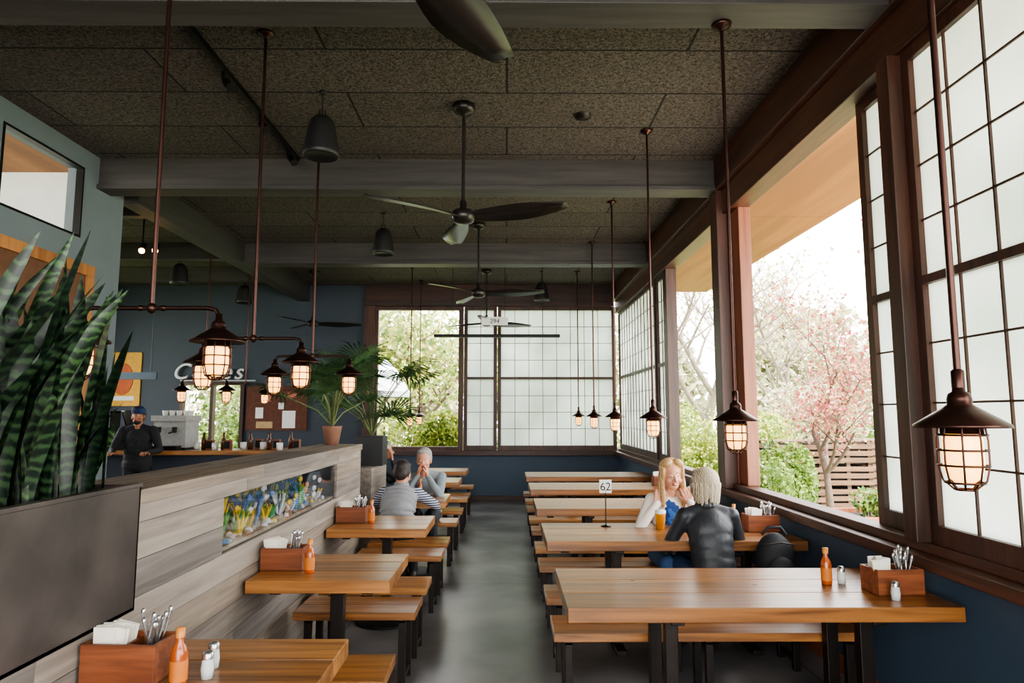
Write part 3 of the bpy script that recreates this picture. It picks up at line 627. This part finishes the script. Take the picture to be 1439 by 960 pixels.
greyh=M('grey_hair',c(150,146,142),.7,var=.3,scale=60,bump=.6); brownh=M('dark_hair',c(44,34,30),.6,var=.3,scale=60,bump=.6)
def sweater():
    m,nt,bs=newmat('printed_sweatshirt'); N=nt.nodes;L=nt.links
    tc=N.new('ShaderNodeTexCoord'); sp=N.new('ShaderNodeVectorMath'); sp.operation='DISTANCE'; mp=N.new('ShaderNodeMapping'); mp.inputs['Scale'].default_value=(1,.0,1); L.new(tc.outputs['Object'],mp.inputs[0]); L.new(mp.outputs[0],sp.inputs[0]); sp.inputs[1].default_value=(.0,0,.82)
    no=N.new('ShaderNodeTexNoise'); no.inputs['Scale'].default_value=16; L.new(tc.outputs['Object'],no.inputs['Vector'])
    a=N.new('ShaderNodeMath'); a.operation='MULTIPLY_ADD'; a.inputs[1].default_value=.22; L.new(no.outputs['Fac'],a.inputs[0]); L.new(sp.outputs['Value'],a.inputs[2])
    cr=N.new('ShaderNodeValToRGB'); cr.color_ramp.interpolation='CONSTANT'; e=cr.color_ramp.elements; e[0].color=c(60,110,180); e[1].position=.2; e[1].color=c(226,218,208); q=e.new(.14); q.color=c(40,70,130)
    L.new(a.outputs[0],cr.inputs[0]); L.new(cr.outputs[0],bs.inputs['Base Color']); bs.inputs['Roughness'].default_value=.9; return m
cream=M('cream_knit',c(226,218,208),.9,var=.05,scale=14,bump=.5)
leather=M('dark_leather',c(38,41,46),.48,var=.25,scale=11,bump=1.0)
vestm=M('puffer_vest',c(138,140,144),.6,var=.08,scale=12,bump=.8); stripe=wavemat('striped_sleeve',c(36,44,72),c(190,192,200),14,'Z',.3,.8,0)
greyshirt=M('grey_blue_shirt',c(128,138,142),.85,var=.08,scale=12,bump=.8)
person('woman_with_blonde_hair',1.28,5.38,180,[skin,sweater(),cream,jeans,shoe,blond,eyew,dark,lips],lean=.14,hands=((-.12,.17,.93),(.12,.15,.92)),poles=((-.8,.2,-1),(.8,.2,-1)),hd=((.3,-.15,1),(-.3,-.1,1)),hn=((0,-1,0),(0,-1,0)),curl=.7,hair='long',hyaw=.1,hpitch=-.05,w=.92,feet=.42,k=.91)
person('woman_with_silver_hair',1.36,4.5,0,[skin,leather,leather,jeans,shoe,silver,eyew,dark,lips],lean=.2,slouch=.15,hands=((-.13,.36,.79),(.11,.38,.79)),poles=((-.75,-.35,-1),(.75,-.35,-1)),hd=((.5,1,0),(-.5,1,0)),hair='bob',hyaw=.12,w=.98,feet=.45,k=.9,collar=True)
person('person_in_puffer_vest',-1.02,6.34,0,[skin,vestm,stripe,blackcl,shoe,brownh,eyew,dark,lips],lean=.35,slouch=.5,hands=((-.12,.50,.80),(.16,.48,.80)),poles=((-.8,-.2,-.6),(.8,-.1,-.5)),hd=((.4,1,0),(-.3,1,0)),hair='short',hyaw=-.2,hpitch=-.3,w=1.0,feet=.45,k=.88,collar=True,puffy=True)
person('man_with_grey_hair',-.88,7.44,180,[skin,greyshirt,greyshirt,blackcl,shoe,greyh,eyew,dark,lips],lean=.28,slouch=.1,hands=((-.05,.30,.96),(.05,.30,.96)),poles=((-.6,.3,-1),(.6,.3,-1)),hd=((.2,.0,1),(-.2,.0,1)),hn=((1,0,0),(-1,0,0)),curl=.6,hair='short',hpitch=-.1,w=1.1,feet=.45)
person('man_in_dark_jacket',-1.78,8.9,-80,[skin,blackcl,blackcl,blackcl,shoe,greyh,eyew,dark,lips],lean=.2,slouch=.15,hands=((-.1,.45,.79),(.08,.28,1.0)),hd=((.3,1,0),(0,-.1,1)),hn=((0,0,-1),(0,-1,0)),hair='short',w=1.05,glasses=True,feet=.45)
navy=M('navy_cap',c(40,60,100),.8)
person('barista',-4.88,9.0,-170,[skin2,blackcl,blackcl,blackcl,shoe,brownh,eyew,dark,lips,navy],stand=True,lean=.05,hands=((-.2,.3,1.1),(.2,.3,1.1)),cap=True,beard=True,hair='short',w=1.15,k=1)
# ------------------------------------------------------------ exterior
grass=leafmat('grass_green',c(92,112,62),c(130,144,88),.7,.0); bounce=M('pale_bounce_slab',c(206,200,188),.9,var=.1,scale=40)
b=MB(); b.box(-40,50,-10,70,-.3,-.14,0); b.obj('ground_lawn',[grass],0,center=False)
b=MB(); b.box(2.3,3.7,-8,10.9,-.14,-.12,0); b.box(3.7,12,-8,4.5,-.14,-.12,0); b.box(-9,2.3,-9,-3.25,-.14,-.12,0); b.obj('ground_bounce_slab',[bounce],0,center=False)  # pale slabs added outside to bounce sunlight up to the ceiling
bark=M('pale_bark',c(124,112,102),.9,var=.25); barkd=M('brown_bark',c(98,80,72),.9,var=.25)
def tree(name,x,y,h,spread,mats,nleaf,ls,seed,depth=4,trunk=.1,gauss=.35,z=-.14,up=.5):
    random.seed(seed); b=MB(); tips=[]
    def grow(p,d,L,r,lv):
        pts=[p.copy()];n=4
        for i in range(n):
            d=(d+V((ru(-1,1),ru(-1,1),ru(-.3,.8)))*.13).normalized(); p=p+d*L/n; pts.append(p.copy())
            if lv>=2: tips.append(p.copy())
        b.tube(pts,[r*(1-.45*i/n) for i in range(n+1)],6 if lv<2 else 4,0,cap=False)
        if lv<depth:
            for q0 in range(3 if lv else 5):
                q=ru(0,6.28); s=V((math.cos(q),math.sin(q),up*ru(.3,1.4))); nd=(d*.45+s*spread).normalized(); st=pts[random.choice([2,3,4])]; grow(st,nd,L*ru(.55,.78),r*.5,lv+1)
    grow(V((x,y,z)),V((0,0,1)),h*.38,trunk,0)
    for i in range(nleaf):
        t=random.choice(tips); p=t+V((random.gauss(0,1),random.gauss(0,1),random.gauss(0,1)))*gauss; a=V((ru(-1,1),ru(-1,1),ru(-1,1))).normalized(); e=a.cross(V((ru(-1,1),ru(-1,1),ru(-1,1)))).normalized(); s=ls*ru(.6,1.3)
        b.add([p-a*s,p+e*s*.6,p+a*s,p-e*s*.6],[(0,1,2,3)],random.randrange(1,len(mats)))
    b.obj(name,mats)
pk=[leafmat('blossom_a',c(160,78,76),c(192,118,108),3,.35),leafmat('blossom_b',c(128,54,54),c(170,92,84),3,.35),leafmat('young_leaf',c(150,134,90),c(180,164,120),3,.35)]
yg=[leafmat('leaf_yellow_green',c(120,132,60),c(172,178,92),2,.4),leafmat('leaf_green',c(80,104,52),c(122,140,78),2,.4),leafmat('leaf_pale',c(168,162,104),c(198,192,132),2,.4)]
tree('red_blossom_tree',5.35,11.2,4.0,.7,[barkd]+pk,3400,.035,3,5,.07,.16)
tree('red_blossom_tree',6.3,9.0,5.0,.6,[barkd]+pk[:2],900,.035,11,4,.07,.16)
tree('red_blossom_tree',9.8,16.5,4.6,.7,[barkd]+pk,2500,.05,5,5,.1,.2)
tree('bare_spring_tree',5.6,19,8.0,.75,[bark]+yg[2:],900,.06,9,5,.17,.4)
tree('bare_spring_tree',11.5,27,9.0,.75,[bark]+yg[2:],900,.07,21,5,.17,.4)
tree('leafy_spring_tree',-2.6,19.5,6.2,.75,[barkd]+yg,6000,.09,41,4,.14,.5)
tree('leafy_spring_tree',-6.0,23,6.8,.75,[barkd]+yg,6000,.1,43,4,.14,.6)
tree('leafy_spring_tree',.4,25,6.5,.75,[barkd]+yg,6000,.1,47,4,.14,.6)
tree('leafy_spring_tree',-10.5,20,6.0,.75,[barkd]+yg,5000,.1,49,4,.14,.6)
def bush(name,x,y,rx,ry,rz,n,ls,mats,seed=1,z=-.14):
    random.seed(seed); b=MB()
    lob=[(x+ru(-.6,.6)*rx,y+ru(-.6,.6)*ry,ru(.35,.8)) for _ in range(9)]
    for i in range(n):
        l=random.choice(lob); a=V((random.gauss(0,1),random.gauss(0,1),random.gauss(0,1))).normalized(); r=ru(.75,1)
        p=V((l[0]+a.x*rx*.5*r,l[1]+a.y*ry*.5*r,max(z+.02,z+rz*l[2]*1.0+a.z*rz*.45*r)))
        u=V((ru(-1,1),ru(-1,1),ru(-1,1))).normalized(); e=u.cross(V((ru(-1,1),ru(-1,1),ru(-1,1)))).normalized(); s=ls*ru(.6,1.3)
        b.add([p-u*s,p+e*s*.6,p+u*s,p-e*s*.6],[(0,1,2,3)],random.randrange(len(mats)-1))
    for l in lob:
        b.tube([(l[0],l[1],z),(l[0],l[1],z+rz*l[2])],[.02,.01],5,len(mats)-1)
    b.obj(name,mats)
gb=[leafmat('hedge_a',c(88,112,46),c(144,162,76),3,.35),leafmat('hedge_b',c(62,88,40),c(106,130,60),3,.35),barkd]
yb=[leafmat('hedge_y',c(142,150,62),c(186,188,90),3,.35),gb[0],barkd]
bush('garden_shrub',3.7,12.2,.8,.8,1.7,6000,.04,yb,1); bush('garden_shrub',4.3,10.2,.45,.45,1.2,4500,.04,gb,2); bush('garden_shrub',3.6,9.0,.4,.5,.95,3500,.035,gb,3)
bush('garden_shrub',3.4,15,1,1,1.7,5000,.06,gb,5); bush('garden_shrub',5.6,15.4,1.0,.8,1.6,5000,.05,yb,4)
bush('garden_shrub',-1.7,14.2,1.1,.5,1.6,6000,.05,yb,6); bush('garden_shrub',.6,14.6,.9,.6,1.6,5000,.05,gb,7); bush('garden_shrub',-5.6,15.5,1.5,.8,1.9,5000,.06,gb,8)
hb=[leafmat('far_a',c(150,154,112),c(184,186,146),1,.3),leafmat('far_b',c(158,148,130),c(188,180,160),1,.3),bark]  # distant haze is put into these pale leaf colours
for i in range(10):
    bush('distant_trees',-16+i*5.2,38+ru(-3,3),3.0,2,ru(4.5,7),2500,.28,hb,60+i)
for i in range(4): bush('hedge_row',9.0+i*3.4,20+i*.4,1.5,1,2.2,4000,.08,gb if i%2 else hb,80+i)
random.seed(5)
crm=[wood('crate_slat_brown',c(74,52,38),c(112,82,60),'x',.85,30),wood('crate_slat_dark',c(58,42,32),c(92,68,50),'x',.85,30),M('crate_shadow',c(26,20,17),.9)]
for q0,(gx,gy) in enumerate(((5.3,12.7),(6.3,12.9),(7.3,13.1))):
    b=MB(); w=.44
    for tier in range(3):
        zb=-.14+tier*.41
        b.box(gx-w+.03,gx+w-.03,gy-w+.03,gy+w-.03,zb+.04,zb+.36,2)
        for sx in(-1,1):
            for sy in(-1,1): b.box(gx+sx*(w-.035)-.035,gx+sx*(w-.035)+.035,gy+sy*(w-.035)-.035,gy+sy*(w-.035)+.035,zb,zb+.40,1)
        for f in(-1,1): b.box(gx-.035,gx+.035,gy+f*w-.012,gy+f*w+.012,zb,zb+.40,1)
        for i in range(3):
            z=zb+.03+i*.125
            for f in(-1,1):
                b.box(gx-w-.01,gx+w+.01,gy+f*(w+.012)-.01,gy+f*(w+.012)+.01,z,z+.085,0)
                b.box(gx+f*(w+.012)-.01,gx+f*(w+.012)+.01,gy-w-.01,gy+w+.01,z,z+.085,0)
    for i in range(6): b.box(gx-w+i*.15,gx-w+i*.15+.12,gy-w,gy+w,1.09,1.11,0)
    b.obj('stacked_slat_crates',crm)
b=MB()
for z0 in(-.14,.06,.26): b.box(3.9,4.9,7.6,7.64,z0,z0+.19,0); b.box(3.9,4.9,8.36,8.4,z0,z0+.19,0); b.box(3.9,3.94,7.64,8.36,z0,z0+.19,0); b.box(4.86,4.9,7.64,8.36,z0,z0+.19,0)
b.box(3.94,4.86,7.64,8.36,-.14,.4,1)
b.obj('raised_garden_bed',[cedarz,soilm],.004)
bush('garden_herbs',4.4,8.0,.4,.3,.3,700,.04,gb,9,z=.41)
b=MB(); b.tube([(-2.75,15.2,-.14),(-2.75,15.2,2.85)],.025,8,1); b.lathe((-2.75,15.2,2.1),[(.55,-.12),(.56,0),(.3,.45),(.03,.72),(0,.74)],8,0,False); b.obj('patio_umbrella',[M('umbrella_canvas',c(180,186,188),.8),steel])
# ------------------------------------------------------------ light & camera
w=bpy.data.worlds.new('World'); SC.world=w; w.use_nodes=True; nt=w.node_tree; bg=nt.nodes['Background']
tc=nt.nodes.new('ShaderNodeTexCoord'); sx=nt.nodes.new('ShaderNodeSeparateXYZ'); cr=nt.nodes.new('ShaderNodeValToRGB')
nt.links.new(tc.outputs['Generated'],sx.inputs[0]); nt.links.new(sx.outputs['Z'],cr.inputs[0]); nt.links.new(cr.outputs[0],bg.inputs['Color'])
cr.color_ramp.elements[0].color=(1,.985,.96,1); cr.color_ramp.elements[1].color=(.93,.96,1,1); bg.inputs['Strength'].default_value=5.5
sun=bpy.data.lights.new('sun','SUN'); sun.energy=14; sun.angle=.1; sun.color=(1,.95,.88); so=bpy.data.objects.new('sun',sun); SC.collection.objects.link(so)
so.rotation_euler=V((-.25,.5,-1)).to_track_quat('-Z','Y').to_euler()
cam=bpy.data.cameras.new('camera'); co=bpy.data.objects.new('camera',cam); SC.collection.objects.link(co); SC.camera=co
cam.sensor_width=36; cam.lens=940/1439*36; cam.clip_start=.05; cam.clip_end=300
co.location=(0,0,1.6); co.rotation_euler=(math.radians(90+6.19),0,math.radians(-.46))
SC.view_settings.view_transform='AgX'; SC.view_settings.exposure=.95
try: SC.view_settings.look='AgX - Medium High Contrast'
except Exception as e: print(e)
